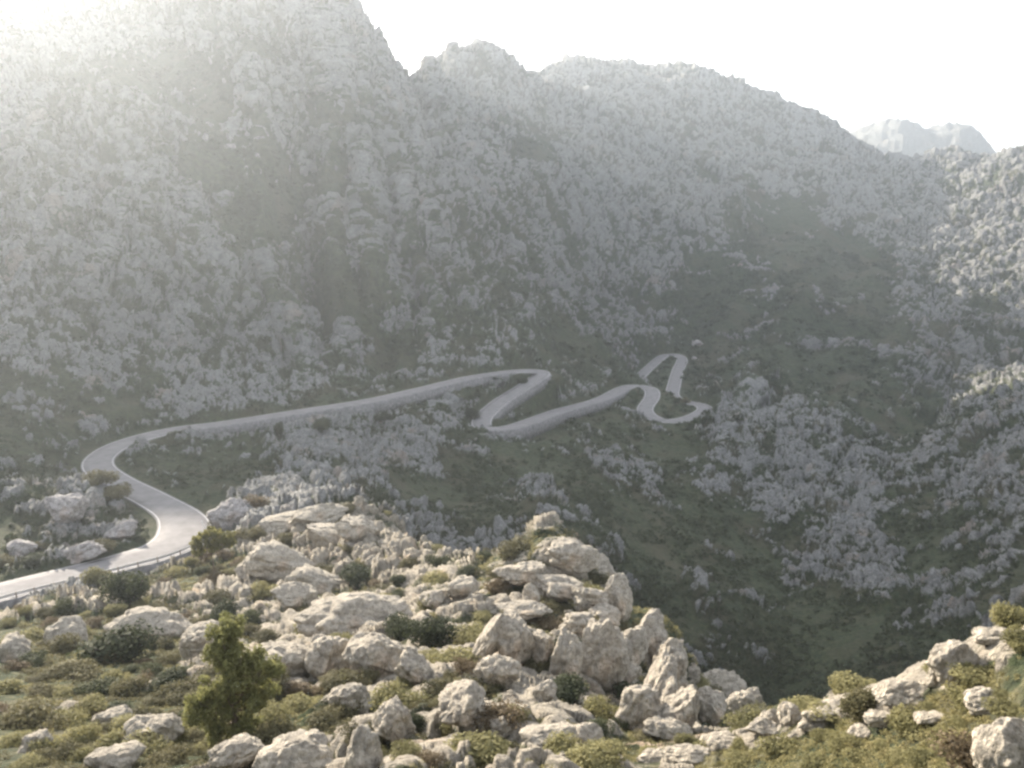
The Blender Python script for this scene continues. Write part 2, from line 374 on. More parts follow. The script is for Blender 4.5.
def ramp(nt, fac, stops):
    r_ = nt.nodes.new('ShaderNodeValToRGB'); nt.links.new(fac, r_.inputs[0]); e = r_.color_ramp.elements
    while len(e) > 1: e.remove(e[-1])
    e[0].position = stops[0][0]; e[0].color = (*stops[0][1], 1)
    for p_, c_ in stops[1:]: k_ = e.new(p_); k_.color = (*c_, 1)
    return r_.outputs[0]
def mixc(nt, fac, a, b, mode='MIX'):
    m_ = node(nt, 'ShaderNodeMix', data_type='RGBA', blend_type=mode)
    for s_, v_ in ((0, fac), (6, a), (7, b)):
        if isinstance(v_, (int, float)): m_.inputs[s_].default_value = v_
        elif isinstance(v_, tuple): m_.inputs[s_].default_value = (*v_, 1)
        else: nt.links.new(v_, m_.inputs[s_])
    return m_.outputs[2]
def math_(nt, op, a, b=0.0, clamp=False):
    m_ = node(nt, 'ShaderNodeMath', operation=op); m_.use_clamp = clamp
    for s_, v_ in ((0, a), (1, b)):
        if isinstance(v_, (int, float)): m_.inputs[s_].default_value = v_
        else: nt.links.new(v_, m_.inputs[s_])
    return m_.outputs[0]

def rock_colour(nt, co, k=1.0, warm=0.0):
    a = noise(nt, 1.3 * k, 8, .72, co, .6); b = noise(nt, .16 * k, 3, .5, co); c = noise(nt, 3.2 * k, 6, .75, co, .8)
    base = ramp(nt, a, [(.30, (.13, .122, .122)), (.46, (.27, .252, .247)), (.68, (.44, .41, .39))])
    och = mixc(nt, ramp(nt, b, [(.60, (0, 0, 0)), (.72, (.45, .45, .45))]), base, (.40, .27, .19))
    mottle = mixc(nt, ramp(nt, c, [(.36, (.75, .75, .75)), (.52, (0, 0, 0))]), och, (.115, .112, .105))  # noise spreads darker grey patches over the rock
    return mixc(nt, 1.0, mottle, (1.0 + warm * 1.1, 1.0 + abs(warm) * .5, 1.0 - max(warm, 0) * 1.35), 'MULTIPLY')
def veg_colour(nt, co, k=1.0):
    a = noise(nt, 1.3 * k, 5, .7, co); b = noise(nt, .12 * k, 3, .5, co)
    g = ramp(nt, a, [(.3, (.022, .032, .017)), (.5, (.052, .066, .032)), (.72, (.100, .112, .055))])
    return mixc(nt, ramp(nt, b, [(.48, (0, 0, 0)), (.68, (.55, .55, .55))]), g, (.115, .095, .062))

def crag_height(nt, co, sc):
    # sharp-crested weathering: folded noise at two sizes, fluted downhill
    mp = nt.nodes.new('ShaderNodeMapping'); mp.inputs['Scale'].default_value = (1, 1, .5); nt.links.new(co, mp.inputs['Vector']); v = mp.outputs[0]
    a = math_(nt, 'ABSOLUTE', math_(nt, 'SUBTRACT', noise(nt, sc, 6, .6, v, .4), .5))
    b = math_(nt, 'ABSOLUTE', math_(nt, 'SUBTRACT', noise(nt, sc * 3.1, 5, .65, v, .3), .5))
    h = math_(nt, 'ADD', math_(nt, 'MULTIPLY', a, -2.4), math_(nt, 'MULTIPLY', b, -1.0))
    return math_(nt, 'ADD', h, 1.5)
def terrain_mat(name, k, soil=(.16, .13, .09), lift=1.0):
    m, nt, b = new_mat(name)
    tc = nt.nodes.new('ShaderNodeTexCoord'); co = tc.outputs['Object']
    at = node(nt, 'ShaderNodeAttribute', attribute_name='rock', attribute_type='GEOMETRY').outputs['Fac']
    n1 = noise(nt, 1.7 * k, 8, .75, co, .5)
    f = math_(nt, 'ADD', at, math_(nt, 'MULTIPLY', math_(nt, 'SUBTRACT', n1, .5), 1.9))
    fac = ramp(nt, f, [(.38, (0, 0, 0)), (.66, (1, 1, 1))])
    v = veg_colour(nt, co, k)
    if soil:
        v = mixc(nt, ramp(nt, noise(nt, .7 * k, 4, .6, co), [(.50, (0, 0, 0)), (.66, (.7, .7, .7))]), v, soil)
    rc_ = rock_colour(nt, co, k, .10 if lift > 1 else -.035)
    c = mixc(nt, fac, v, mixc(nt, 1.0, rc_, (lift, lift, lift), 'MULTIPLY'))
    nt.links.new(c, b.inputs['Base Color'])
    bn = node(nt, 'ShaderNodeBump', Strength=1.0, Distance=.6 / k)
    nt.links.new(crag_height(nt, co, 1.3 * k), bn.inputs['Height']); nt.links.new(bn.outputs[0], b.inputs['Normal'])
    return m
M_NEAR = terrain_mat('foreground_ground', 2.2, (.25, .225, .13), 1.25)
M_MID = terrain_mat('hillside_ground', .9, (.088, .088, .052))
M_FAR = terrain_mat('mountain_ground', .42, (.080, .083, .055), .86)

def simple_rock(name, k, warm=.04, lift=1.45):
    m, nt, b = new_mat(name); tc = nt.nodes.new('ShaderNodeTexCoord'); co = tc.outputs['Object']
    c = mixc(nt, 1.0, rock_colour(nt, co, k, warm), (lift, lift, lift), 'MULTIPLY')
    nt.links.new(c, b.inputs['Base Color'])
    bn = node(nt, 'ShaderNodeBump', Strength=1.0, Distance=.22)
    nt.links.new(crag_height(nt, co, 1.1 * k), bn.inputs['Height']); nt.links.new(bn.outputs[0], b.inputs['Normal']); return m
M_BOULD = simple_rock('lit_weathered_limestone', 2.0, .095, 1.32)  # sun's warmth and brightness mixed into the near boulders' colour
M_BOULD_MID = simple_rock('shaded_grey_limestone', 1.2, .02, 1.12)  # duller copy of the rock colour for boulders in the mountain's shade

def leaf_mat(name, c0, c1, c2, trans=.35):
    m, nt, b = new_mat(name)
    tc = nt.nodes.new('ShaderNodeTexCoord')
    oi = nt.nodes.new('ShaderNodeObjectInfo')
    f = noise(nt, 2.3, 4, .7, tc.outputs['Object'])
    f = math_(nt, 'ADD', f, math_(nt, 'MULTIPLY', math_(nt, 'SUBTRACT', oi.outputs['Random'], .5), .22))
    c = ramp(nt, f, [(.3, c0), (.5, c1), (.72, c2)])
    nt.links.new(c, b.inputs['Base Color']); b.inputs['Roughness'].default_value = .75
    t = nt.nodes.new('ShaderNodeBsdfTranslucent'); nt.links.new(c, t.inputs[0])
    mx_ = nt.nodes.new('ShaderNodeMixShader'); mx_.inputs[0].default_value = trans
    nt.links.new(b.outputs[0], mx_.inputs[1]); nt.links.new(t.outputs[0], mx_.inputs[2])
    nt.links.new(mx_.outputs[0], [n_ for n_ in nt.nodes if n_.type == 'OUTPUT_MATERIAL'][0].inputs[0]); return m
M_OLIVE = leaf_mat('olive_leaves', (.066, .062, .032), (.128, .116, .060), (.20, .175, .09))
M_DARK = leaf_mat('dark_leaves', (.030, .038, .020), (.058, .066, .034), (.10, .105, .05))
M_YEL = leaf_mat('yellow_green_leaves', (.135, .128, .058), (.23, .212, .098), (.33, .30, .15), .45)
M_DOME = leaf_mat('sunlit_crown_leaves', (.17, .16, .055), (.27, .255, .09), (.36, .33, .13), .6)  # brighter yellow leaf colour stands in for sunlight on the backlit crown
M_BROWN = leaf_mat('dry_leaves', (.085, .065, .038), (.14, .105, .062), (.20, .16, .095), .3)
M_PINE = leaf_mat('pine_needles', (.10, .10, .042), (.19, .19, .072), (.31, .30, .125), .5)
M_SCRUB = leaf_mat('hillside_scrub', (.022, .028, .016), (.042, .052, .026), (.075, .082, .040), .25)
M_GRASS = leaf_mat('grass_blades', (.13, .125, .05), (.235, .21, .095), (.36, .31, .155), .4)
def plain(name, c, k=3, var=.25, rough=.85):
    m, nt, b = new_mat(name); tc = nt.nodes.new('ShaderNodeTexCoord')
    f = noise(nt, k, 6, .65, tc.outputs['Object'])
    lo = tuple(x * (1 - var) for x in c); hi = tuple(min(1, x * (1 + var)) for x in c)
    nt.links.new(ramp(nt, f, [(.3, lo), (.7, hi)]), b.inputs['Base Color']); b.inputs['Roughness'].default_value = rough; return m
M_BARK = plain('bark', (.13, .095, .07), 6, .4)
M_TWIG = plain('grey_twigs', (.20, .175, .15), 6, .3)
M_ROAD = plain('asphalt', (.185, .175, .170), .5, .22)
M_LINE = plain('edge_paint', (.40, .385, .37), 1.5, .25)
M_STONE = plain('wall_stone', (.17, .162, .158), 1.3, .55)
M_RAIL = plain('rail_metal', (.50, .48, .45), 2, .1, .6)
M_POST = plain('rail_post', (.26, .22, .18), 3, .2)
M_WHITE = plain('white_paint', (.75, .74, .72), 4, .08, .5)
M_TYRE = plain('rubber', (.03, .03, .03), 4, .1)
M_GLASS = plain('dark_glass', (.03, .035, .04), 4, .1, .1)

# ------------------------------------------------------------------ object helpers
def mesh_from(name, V, Fc, mats, mi=None, smooth=False, attrs=None):
    me = D.meshes.new(name); V = np.asarray(V, np.float32); Fc = np.asarray(Fc, np.int32)
    me.vertices.add(len(V)); me.vertices.foreach_set('co', V.ravel())
    kf = Fc.shape[1]; me.loops.add(Fc.size); me.loops.foreach_set('vertex_index', Fc.ravel())
    me.polygons.add(len(Fc)); me.polygons.foreach_set('loop_start', np.arange(0, Fc.size, kf, dtype=np.int32))
    me.polygons.foreach_set('loop_total', np.full(len(Fc), kf, np.int32))
    for m in (mats if isinstance(mats, (list, tuple)) else [mats]): me.materials.append(m)
    if mi is not None: me.polygons.foreach_set('material_index', np.asarray(mi, np.int32))
    if smooth: me.polygons.foreach_set('use_smooth', np.ones(len(Fc), bool))
    for k_, a in (attrs or {}).items():
        at = me.attributes.new(k_, 'FLOAT', 'POINT'); at.data.foreach_set('value', np.asarray(a, np.float32))
    me.update(calc_edges=True); return me
def link(name, me, parent=None, label=None, cat=None, group=None, kind=None, loc=None):
    o = D.objects.new(name, me); COL.objects.link(o)
    if parent is not None: o.parent = parent
    if label: o['label'] = label
    if cat: o['category'] = cat
    if group: o['group'] = group
    if kind: o['kind'] = kind
    if loc is not None: o.location = loc
    return o

# ------------------------------------------------------------------ land sheets
idx = np.arange(NA * NROW).reshape(NA, NROW)
quads = np.stack([idx[:-1, :-1], idx[1:, :-1], idx[1:, 1:], idx[:-1, 1:]], 2)
Rq = R[:-1, :-1]
def land(name, sel, mat, label):
    q_ = quads[sel]; u, inv = np.unique(q_, return_inverse=True)
    me = mesh_from(name, P[u], inv.reshape(q_.shape), mat, smooth=False, attrs={'rock': rock[u]})
    o = link(name, me, kind='structure'); o['label'] = label; return o
# the near slope ends in the hidden gully / at the foot of the road's first stretch
AZq = AZ[:-1, None] + 0 * Rq
lim1 = np.interp(np.degrees(AZq), [-60, -30, -22, -8, 2, 12, 60], [103, 103, 108, 112, 112, 98, 98])
lim2 = np.interp(np.degrees(AZq), [-60, -12, 0, 8, 14, 60], [215, 250, 300, 335, 350, 350])
land('hillside', Rq < lim1, M_NEAR, 'rocky scrub-covered slope in the foreground')
land('valley_terrain', (Rq >= lim1) & (Rq < lim2), M_MID, 'shaded rocky valley slopes crossed by the road')
land('mountain_terrain', (Rq >= lim2) & (Rq < 1450), M_FAR, 'pale limestone mountainside with scrub')
land('terrain', Rq >= 1450, M_FAR, 'far ground behind the mountain')
print('land', time.time() - T0)

# distant peak
da = np.radians(np.linspace(17, 38, 420)); dl = np.linspace(1150, 2400, 160)
sk = [(760, 175), (820, 150), (846, 138), (862, 128), (880, 121), (905, 118), (925, 124), (944, 124), (962, 125), (978, 133), (992, 148), (1010, 165), (1100, 170)]
skaz = []; ske = []
for px, py in sk: x, y, e = ray(px, py); skaz.append(math.atan2(x, y)); ske.append(e)
dA, dR = np.meshgrid(da, dl, indexing='ij')
prof = np.interp(dA, skaz, ske) * 1500
hgt = -60 + (prof + 60) * np.exp(-((dR - 1550) / 240) ** 2)
PD = np.stack([np.sin(dA) * dR, np.cos(dA) * dR, hgt], 2).reshape(-1, 3).astype(np.float32)
PD[:, 2] += fbm(PD * np.array([1, 1, .4], np.float32), 60, 6, 2.2, .6) * 30 * np.clip((PD[:, 2] + 60) / 200, 0, 1)
di = np.arange(len(PD)).reshape(dA.shape); dq = np.stack([di[:-1, :-1], di[1:, :-1], di[1:, 1:], di[:-1, 1:]], 2).reshape(-1, 4)
o = link('distant_mountain', mesh_from('distant_mountain', PD, dq, M_FAR, attrs={'rock': np.full(len(PD), .6)}), kind='structure')
o['label'] = 'hazy blue-grey mountain top beyond the right-hand ridge'

# ------------------------------------------------------------------ road
def ribbon(offs, zoff, i0=0, i1=None, mat=None, closed=False):
    """strip(s) along the road; offs: list of (offset function or value, height above the road)"""
    i1 = NR if i1 is None else i1; I = np.arange(i0, i1); rows = []
    for of, dz in offs:
        ofv = of(I) if callable(of) else np.full(len(I), of)
        dzv = dz(I) if callable(dz) else np.full(len(I), dz)
        rows.append(np.stack([RC[I, 0] + RN[I, 0] * ofv, RC[I, 1] + RN[I, 1] * ofv, RC[I, 2] + dzv + zoff], 1))
    V = np.stack(rows, 1); k_ = len(offs); ii = np.arange(len(I) * k_).reshape(len(I), k_); Q = []
    rngk = range(k_) if closed else range(k_ - 1)
    for j in rngk:
        a, b = ii[:, j], ii[:, (j + 1) % k_]; Q.append(np.stack([a[:-1], b[:-1], b[1:], a[1:]], 1))
    if closed:
        Q.append(np.array([[ii[0, 3], ii[0, 2], ii[0, 1], ii[0, 0]], [ii[-1, 0], ii[-1, 1], ii[-1, 2], ii[-1, 3]]]))
    return V.reshape(-1, 3), np.concatenate(Q)
V, Q = ribbon([(lambda I: -HW[I] - .35, -.35), (lambda I: -HW[I] - .3, 0), (lambda I: -HW[I] * .5, .03), (0, .05), (lambda I: HW[I] * .5, .03), (lambda I: HW[I] + .3, 0), (lambda I: HW[I] + .35, -.35)], .02)
o = link('road', mesh_from('road', V, Q, M_ROAD), kind='structure'); o['label'] = 'narrow pale asphalt mountain road in hairpin bends'
for sgn in (-1, 1):
    V, Q = ribbon([(lambda I: sgn * (HW[I] - .12), .018), (lambda I: sgn * (HW[I] + .1), .006)], .02)
    if sgn < 0: Q = Q[:, ::-1]
    o = link('road_marking', mesh_from('road_marking', V, Q, M_LINE), kind='structure')
# stone walls holding the road up, each a thing
wall_labels = ['long grey stone wall holding up the middle stretch of road above the rocky slope',
    'short grey stone wall under the outer side of the road just below the first hairpin',
    'tall grey stone wall under the lowest straight of road, stepped down at its left end',
    'low pale wall under the guardrail of the nearest road stretch']
for (a, b, sdd, h0, h1), lab in zip(WALLS, wall_labels):
    i0, i1 = key_i[a], key_i[b]; t = lambda I: np.clip((I - i0) / (i1 - i0), 0, 1)
    top = .32 if a != 1 else .06
    V, Q = ribbon([(lambda I: sdd * (HW[I] + .36), top), (lambda I: sdd * (HW[I] + .85), top),
                   (lambda I: sdd * (HW[I] + 1.0), lambda I: -(h0 + (h1 - h0) * t(I)) - .9), (lambda I: sdd * (HW[I] + .36), lambda I: -(h0 + (h1 - h0) * t(I)) - .9)], 0, i0, i1, closed=True)
    V = V + rng.normal(0, .02, V.shape)
    link('retaining_wall', mesh_from('retaining_wall', V, Q, M_STONE), label=lab, cat='retaining wall', group='stone walls under the road')

def box(c, s, ax=None):
    x, y, z = s; v = np.array([[i, j, k_] for i in (-.5, .5) for j in (-.5, .5) for k_ in (-.5, .5)]) * [x, y, z]
    if ax is not None: v = v @ np.array(ax)
    return v + c, np.array([[0, 1, 3, 2], [4, 6, 7, 5], [0, 4, 5, 1], [2, 3, 7, 6], [0, 2, 6, 4], [1, 5, 7, 3]])
def join(parts):
    V = []; Fq = []; n_ = 0
    for v, f in parts: V.append(v); Fq.append(f + n_); n_ += len(v)
    return np.concatenate(V), np.concatenate(Fq)
# guardrail on the near stretch
i0, i1 = key_i[1], key_i[6] - 4
g = D.objects.new('guardrail', None); COL.objects.link(g); g.location = RC[i0]
g['label'] = 'low guardrail on short posts along the sunlit left stretch of road'; g['category'] = 'guardrail'
base = RC[i0]
V, Q = ribbon([(lambda I: HW[I] + .50, .50), (lambda I: HW[I] + .56, .50), (lambda I: HW[I] + .56, .66), (lambda I: HW[I] + .50, .66)], .02, i0, i1, closed=True)
link('rail', mesh_from('rail', V - base, Q, M_RAIL), g)
for j in range(i0 + 1, i1, 3):
    c = np.array([RC[j, 0] + RN[j, 0] * (HW[j] + .63), RC[j, 1] + RN[j, 1] * (HW[j] + .63), RC[j, 2] + .34])
    ax = [[TG[j, 0], TG[j, 1], 0], [RN[j, 0], RN[j, 1], 0], [0, 0, 1]]
    v, f = box(c - base, (.12, .10, .80), ax)
    link('post', mesh_from('post', v, f, M_POST), g)

# ------------------------------------------------------------------ finding the ground seen at a picture point
FR0 = 55; COLPX = PXg[:, 600]
def hit(px, py, rmin=9, rmax=2000):
    """first land point (near to far) whose picture row reaches py in the column through px"""
    x, y, e = ray(px, min(py, 767)); a = int(np.argmin(np.abs(AZ - math.atan2(x, y))))
    ok = (PYg[a] <= py) & (Rg[a] > rmin) & (Rg[a] < rmax)
    j = int(np.argmax(ok)) if ok.any() else NROW - 1
    return Gd[a, j].copy(), Ng[a, j], float(Rg[a, j]), ROCKg[a, j]

# ------------------------------------------------------------------ boulders
def ico(sub):
    import bmesh
    bm = bmesh.new(); bmesh.ops.create_icosphere(bm, subdivisions=sub, radius=1)
    V = np.array([v.co[:] for v in bm.verts]); Fq = np.array([[v.index for v in f.verts] for f in bm.faces]); bm.free(); return V, Fq
ICO5 = ico(5); ICO6 = ico(6)
def rock_shape(seed, sx, sy, sz, big=False, facet=.5, pitv=.10):
    V, Fq = ICO6 if big else ICO5
    r_ = np.random.default_rng(seed); V = V.copy()
    off = r_.random() * 50
    # planes that chop the lump into facets
    for kx in range(int(12 * facet) + 6):
        nrm = r_.normal(size=3); nrm /= np.linalg.norm(nrm); dcut = r_.uniform(.50, .88)
        dd = V @ nrm - dcut; V -= np.where(dd > 0, dd, 0)[:, None] * nrm * .9
    Vf = V.astype(np.float32)
    f1, f2, _ = worley(Vf, .75, off)
    rad = V / np.maximum(np.linalg.norm(V, axis=1), 1e-6)[:, None]
    crag = (1 - 2.2 * np.abs(perlin(Vf * [1, 1, .55], .55, off))) + .6 * (1 - 3 * np.abs(perlin(Vf * [1, 1, .4], .24, off + 2)))
    dsp = .14 * (np.clip(f2 - f1, 0, .35) - .2) * 2 + .13 * fbm(Vf, .9, 3, off + 9) + pitv * .45 * crag + .05 * perlin(Vf, .16, off + 4)
    V = V + rad * dsp[:, None]
    return V * [sx, sy, sz], Fq
def rot_z(V, a):
    c, s = math.cos(a), math.sin(a); return V @ np.array([[c, s, 0], [-s, c, 0], [0, 0, 1]])
def rot_y(V, a):
    c, s = math.cos(a), math.sin(a); return V @ np.array([[c, 0, -s], [0, 1, 0], [s, 0, c]])

# x centre, y of base, width, height (picture units), lean in degrees, label
BOULD = [
 (378, 668, 66, 46, 0, 'big creased pale boulder right of the long ledge, two-lobed top'),
 (414, 676, 44, 34, 0, 'rounded grey boulder against the right foot of the big creased boulder'),
 (352, 626, 118, 34, 0, 'long low ledge of grey-brown rock with a pale rounded crest'),
 (282, 676, 84, 42, 0, 'broad grey rock just right of the young pine crown'),
 (330, 672, 50, 44, 8, 'upright grey rock between the broad rock and the creased boulder'),
 (150, 640, 84, 32, 4, 'long pale-topped rock ledge up the slope left of the pine'),
 (207, 655, 54, 32, 0, 'rounded grey end of the pale ledge just left of the pine top'),
 (64, 648, 40, 38, -8, 'pointed grey rock standing in shrubs below the guardrail'),
 (156, 744, 62, 38, -14, 'peaked rock with a sloping pale left edge, left of the pine base'),
 (116, 722, 40, 18, 0, 'low pale rock above and left of the peaked rock'),
 (112, 768, 60, 28, 0, 'round-topped grey rock at the lower edge under the peaked rock'),
 (300, 772, 84, 50, 0, 'large shaded grey boulder right of the pine foot'),
 (352, 714, 46, 28, 0, 'low domed rock above the large shaded boulder'),
 (398, 740, 44, 44, -10, 'pale cleft boulder with a bright sloping top'),
 (362, 772, 40, 42, 0, 'knobbly brown-grey boulder at the lower edge'),
 (466, 716, 78, 38, 12, 'smooth slab-like rock sloping down to the right'),
 (498, 690, 48, 30, 0, 'rounded warm boulder above the smooth slab'),
 (544, 700, 26, 18, 0, 'small pale boulder just right of the rounded warm one'),
 (531, 602, 18, 26, 0, 'small upright bright stone standing on the crest of the outcrop'),
 (462, 596, 40, 24, 0, 'brown domed rock on the crest left of the upright stone'),
 (437, 606, 32, 20, 0, 'pale low rock left of the brown domed crest rock'),
 (790, 722, 24, 22, 0, 'small bright knob of rock on the sunlit ridge'),
 (957, 680, 46, 44, 6, 'big sunlit boulder with a shaded right side on the ridge'),
 (935, 684, 15, 20, 0, 'small pale block leaning on the big ridge boulder'),
 (907, 700, 58, 20, -16, 'bright flat slab on the sunlit ridge left of the big boulder'),
 (1000, 642, 52, 16, -14, 'long low pale rock behind the big ridge boulder'),
 (1012, 768, 66, 52, -18, 'large pale rock at the lower right corner'),
 (985, 708, 44, 20, -20, 'pale sloping rock among grass below the big ridge boulder'),
 (500, 735, 30, 20, 0, 'small grey rock under the smooth slab'),
 (545, 745, 60, 22, -14, 'bright jagged slab at the lower centre'),
 (585, 742, 40, 20, -6, 'bright jagged rock right of the lower centre slab'),
 (40, 750, 34, 18, 0, 'small pale rock near the lower left corner'),
 (240, 768, 56, 22, 0, 'low grey rock under the pine'),
 (12, 660, 36, 26, 0, 'pale weathered rock at the left edge'),
 (22, 556, 30, 20, 0, 'grey boulder at the left edge above the road'),
 (82, 556, 56, 15, -8, 'low pale rock bank just above the near road stretch'),
 (124, 533, 38, 15, -14, 'sunlit pale rock hump inside the first bend'),
 (66, 516, 44, 26, 10, 'grey craggy rock left of the first bend'),
 (690, 757, 60, 12, -6, 'low bright rock at the left foot of the sunlit ridge'),
 (722, 747, 50, 14, -14, 'bright jagged slab between the ridge foot and the bright knob'),
 (765, 732, 40, 14, -8, 'bright low slab just left of the bright knob'),
 (832, 716, 50, 13, -16, 'long pale slab in the grass right of the bright knob'),
 (812, 728, 34, 12, -14, 'small pale slab under the long slab right of the bright knob'),
 (885, 722, 34, 12, -18, 'pale flat rock just left of the twiggy edge bush on the ridge'),
 (655, 762, 40, 12, 0, 'low pale rock at the lower edge left of the ridge foot'),
 (860, 738, 30, 14, 0, 'small pale rock amid yellow-green shrubs on the ridge'),
 (930, 722, 36, 12, -20, 'thin pale slab running up the sunlit ridge'),
 (694, 361, 7, 5, 0, 'small pale boulder at the outer edge of the farthest hairpin'),
 (698, 347, 14, 8, 0, 'smooth pinkish boulder standing alone above the farthest hairpin'),
 (235, 522, 46, 26, 0, 'grey hump of rock right of the bend beyond the roadside bush'),
]
EXTRA = []
def boulder_object(px, py, w, h, lean, label, seed, group=None, r_=None):
    p, nn, r, _ = hit(px, py)
    m_ = r / F * 1.0
    dist = math.sqrt(p[0] ** 2 + p[1] ** 2 + p[2] ** 2); m_ = dist / F
    sx = w * m_ / 2 * .92; sz = h * m_ / 2 * 1.15; sy = (sx * .45 + sz * .55) * 1.0
    V, Fq = rock_shape(seed, sx, sy, sz, big=(w > 40))
    V = rot_y(V, math.radians(lean)); V = rot_z(V, -math.atan2(p[0], p[1]))
    me = mesh_from('boulder', V, Fq, M_BOULD if r < 103 else M_BOULD_MID)
    o = link('boulder', me, label=label, cat='boulder', group=group)
    o.location = (p[0], p[1], p[2] + sz * .42)
    return o
for i, (px, py, w, h, ln, lab) in enumerate(BOULD):
    boulder_object(px, py, w, h, ln, lab, 100 + i, 'limestone boulders on the near slope')

# outcrops: several blocks grown together, one body each
def outcrop(label, blocks, seed, rfix=None):
    parts = []; org = None
    for i, (px, py, w, h, lean) in enumerate(blocks):
        p, nn, r, _ = hit(px, py + h * .45)
        if rfix is not None:
            x, y, e = ray(px, py + h * .45); p = np.array([x * rfix, y * rfix, e * rfix])
        dist = float(np.linalg.norm(p)); m_ = dist / F
        sx = w * m_ / 2 * .98; sz = h * m_ / 2 * 1.02; sy = (sx + sz) * .5
        V, Fq = rock_shape(seed + i, sx, sy, sz, big=True, facet=.8)
        V = rot_y(V, math.radians(lean)); V = rot_z(V, -math.atan2(p[0], p[1]))
        c = p + np.array([0, 0, sz * .5])
        if org is None:
            org = c.copy(); root = link('rock_outcrop', None, label=label, cat='rock outcrop', loc=org, group='rock outcrops on the near spur')
        link('block', mesh_from('block', V, Fq, M_BOULD), root).location = c - org
outcrop('massive creamy outcrop with an ochre overhang in the lower centre', [(592, 645, 54, 74, 10), (628, 640, 34, 52, 6), (562, 648, 30, 64, 2), (612, 672, 60, 50, 14), (575, 622, 50, 30, 5), (604, 612, 44, 26, 8)], 300)
outcrop('bright tilted slabs left of the ochre overhang', [(487, 632, 22, 62, 28), (510, 632, 44, 62, 8), (538, 640, 28, 46, 5), (520, 606, 60, 22, 0)], 320)
outcrop('greyish pyramid-shaped outcrop behind the upright stone', [(561, 550, 62, 34, 0), (598, 566, 34, 46, 6), (520, 572, 56, 26, -8), (556, 582, 70, 34, 0), (615, 590, 34, 50, 10), (588, 596, 50, 34, 8)], 340)
outcrop('steep ribbed grey rock face dropping from the overhang to the gully', [(643, 628, 36, 56, 14), (662, 652, 34, 56, 18), (655, 676, 34, 80, 18), (640, 700, 44, 54, 10), (680, 702, 34, 56, 16), (664, 726, 50, 30, 10)], 360)
outcrop('low grey knoll at the right foot of the ribbed rock face', [(722, 686, 46, 44, 8), (750, 702, 44, 40, 16), (704, 700, 40, 44, 6), (772, 716, 30, 24, 20)], 380)
outcrop('rounded humps of grey-pink rock on the slope right of the roadside bush', [(284, 556, 80, 36, 12), (262, 566, 50, 30, 0), (320, 580, 60, 34, 22), (300, 596, 50, 24, 12)], 400)
outcrop('rough grey crest of rock above the grey-pink humps', [(320, 512, 70, 22, 0), (290, 520, 60, 22, -8), (362, 524, 44, 24, 10), (340, 534, 70, 22, 14)], 420)
print('rocks', time.time() - T0)

# ------------------------------------------------------------------ shrubs
def leaf_cloud(seed, lobes, nleaf, size, up=.3):
    """small leaf faces spread through several lobes (centre, radii)"""
    r_ = np.random.default_rng(seed); L = np.array(lobes, float)
    vol = (L[:, 3] * L[:, 4] * L[:, 5]) ** .8; pk = r_.choice(len(L), nleaf, p=vol / vol.sum())
    d = r_.normal(size=(nleaf, 3)); d /= np.linalg.norm(d, axis=1)[:, None]
    rad = r_.random(nleaf) ** .38
    # uneven surface: spikes and hollows
    bump = 1 + .28 * perlin((d * 1.0).astype(np.float32), .6, seed % 37)
    c = L[pk, :3] + d * (rad * bump)[:, None] * L[pk, 3:]
    nrm = d * .7 + r_.normal(size=(nleaf, 3)) * .6 + [0, 0, up]; nrm /= np.linalg.norm(nrm, axis=1)[:, None]
    t = np.cross(nrm, r_.normal(size=(nleaf, 3))); t /= np.linalg.norm(t, axis=1)[:, None]; b = np.cross(nrm, t)
    s = size * r_.uniform(.6, 1.4, (nleaf, 1)); t = t * s; b = b * s * .6
    V = np.stack([c - t, c - b, c + t, c + b], 1).reshape(-1, 3)
    return V, np.arange(len(V)).reshape(-1, 4)
def twig(p0, p1, r0, r1, n_=4):
    p0 = np.array(p0, float); p1 = np.array(p1, float); d = p1 - p0; d /= np.linalg.norm(d) + 1e-9
    a = np.cross(d, [0.3, 1, .2]); a /= np.linalg.norm(a); b = np.cross(d, a)
    an = np.linspace(0, 2 * math.pi, n_, endpoint=False)
    ring = np.cos(an)[:, None] * a + np.sin(an)[:, None] * b
    V = np.concatenate([p0 + ring * r0, p1 + ring * r1]); i = np.arange(n_)
    return V, np.stack([i, (i + 1) % n_, (i + 1) % n_ + n_, i + n_], 1)
def shrub_mesh(seed, mat, flat=.75, nl=3600, leaf=.026):
    r_ = np.random.default_rng(seed); lobes = []
    for i in range(r_.integers(5, 9)):
        a = r_.uniform(0, 6.28); q = r_.uniform(0, .33); rr = r_.uniform(.16, .30)
        lobes.append((q * math.cos(a), q * math.sin(a), r_.uniform(.14, .42) * flat, rr, rr, rr * r_.uniform(.7, 1.0)))
    V, Fq = leaf_cloud(seed, lobes, nl, leaf); nleaf = len(Fq); parts = [(V, Fq)]
    for i in range(9):
        l = lobes[i % len(lobes)]; parts.append(twig((0, 0, -.15), (l[0] + r_.normal() * .08, l[1] + r_.normal() * .08, l[2] + .1), .022, .008))
    V, Fq = join(parts); mi = np.ones(len(Fq), int); mi[:nleaf] = 0
    return mesh_from('shrub', V, Fq, [mat, M_TWIG], mi)
SH = {'olive': [shrub_mesh(10 + i, M_OLIVE) for i in range(5)], 'dark green': [shrub_mesh(30 + i, M_DARK, .9) for i in range(4)],
      'yellow-green': [shrub_mesh(50 + i, M_YEL, .6) for i in range(5)], 'brownish': [shrub_mesh(70 + i, M_BROWN, .6, 2200) for i in range(3)]}
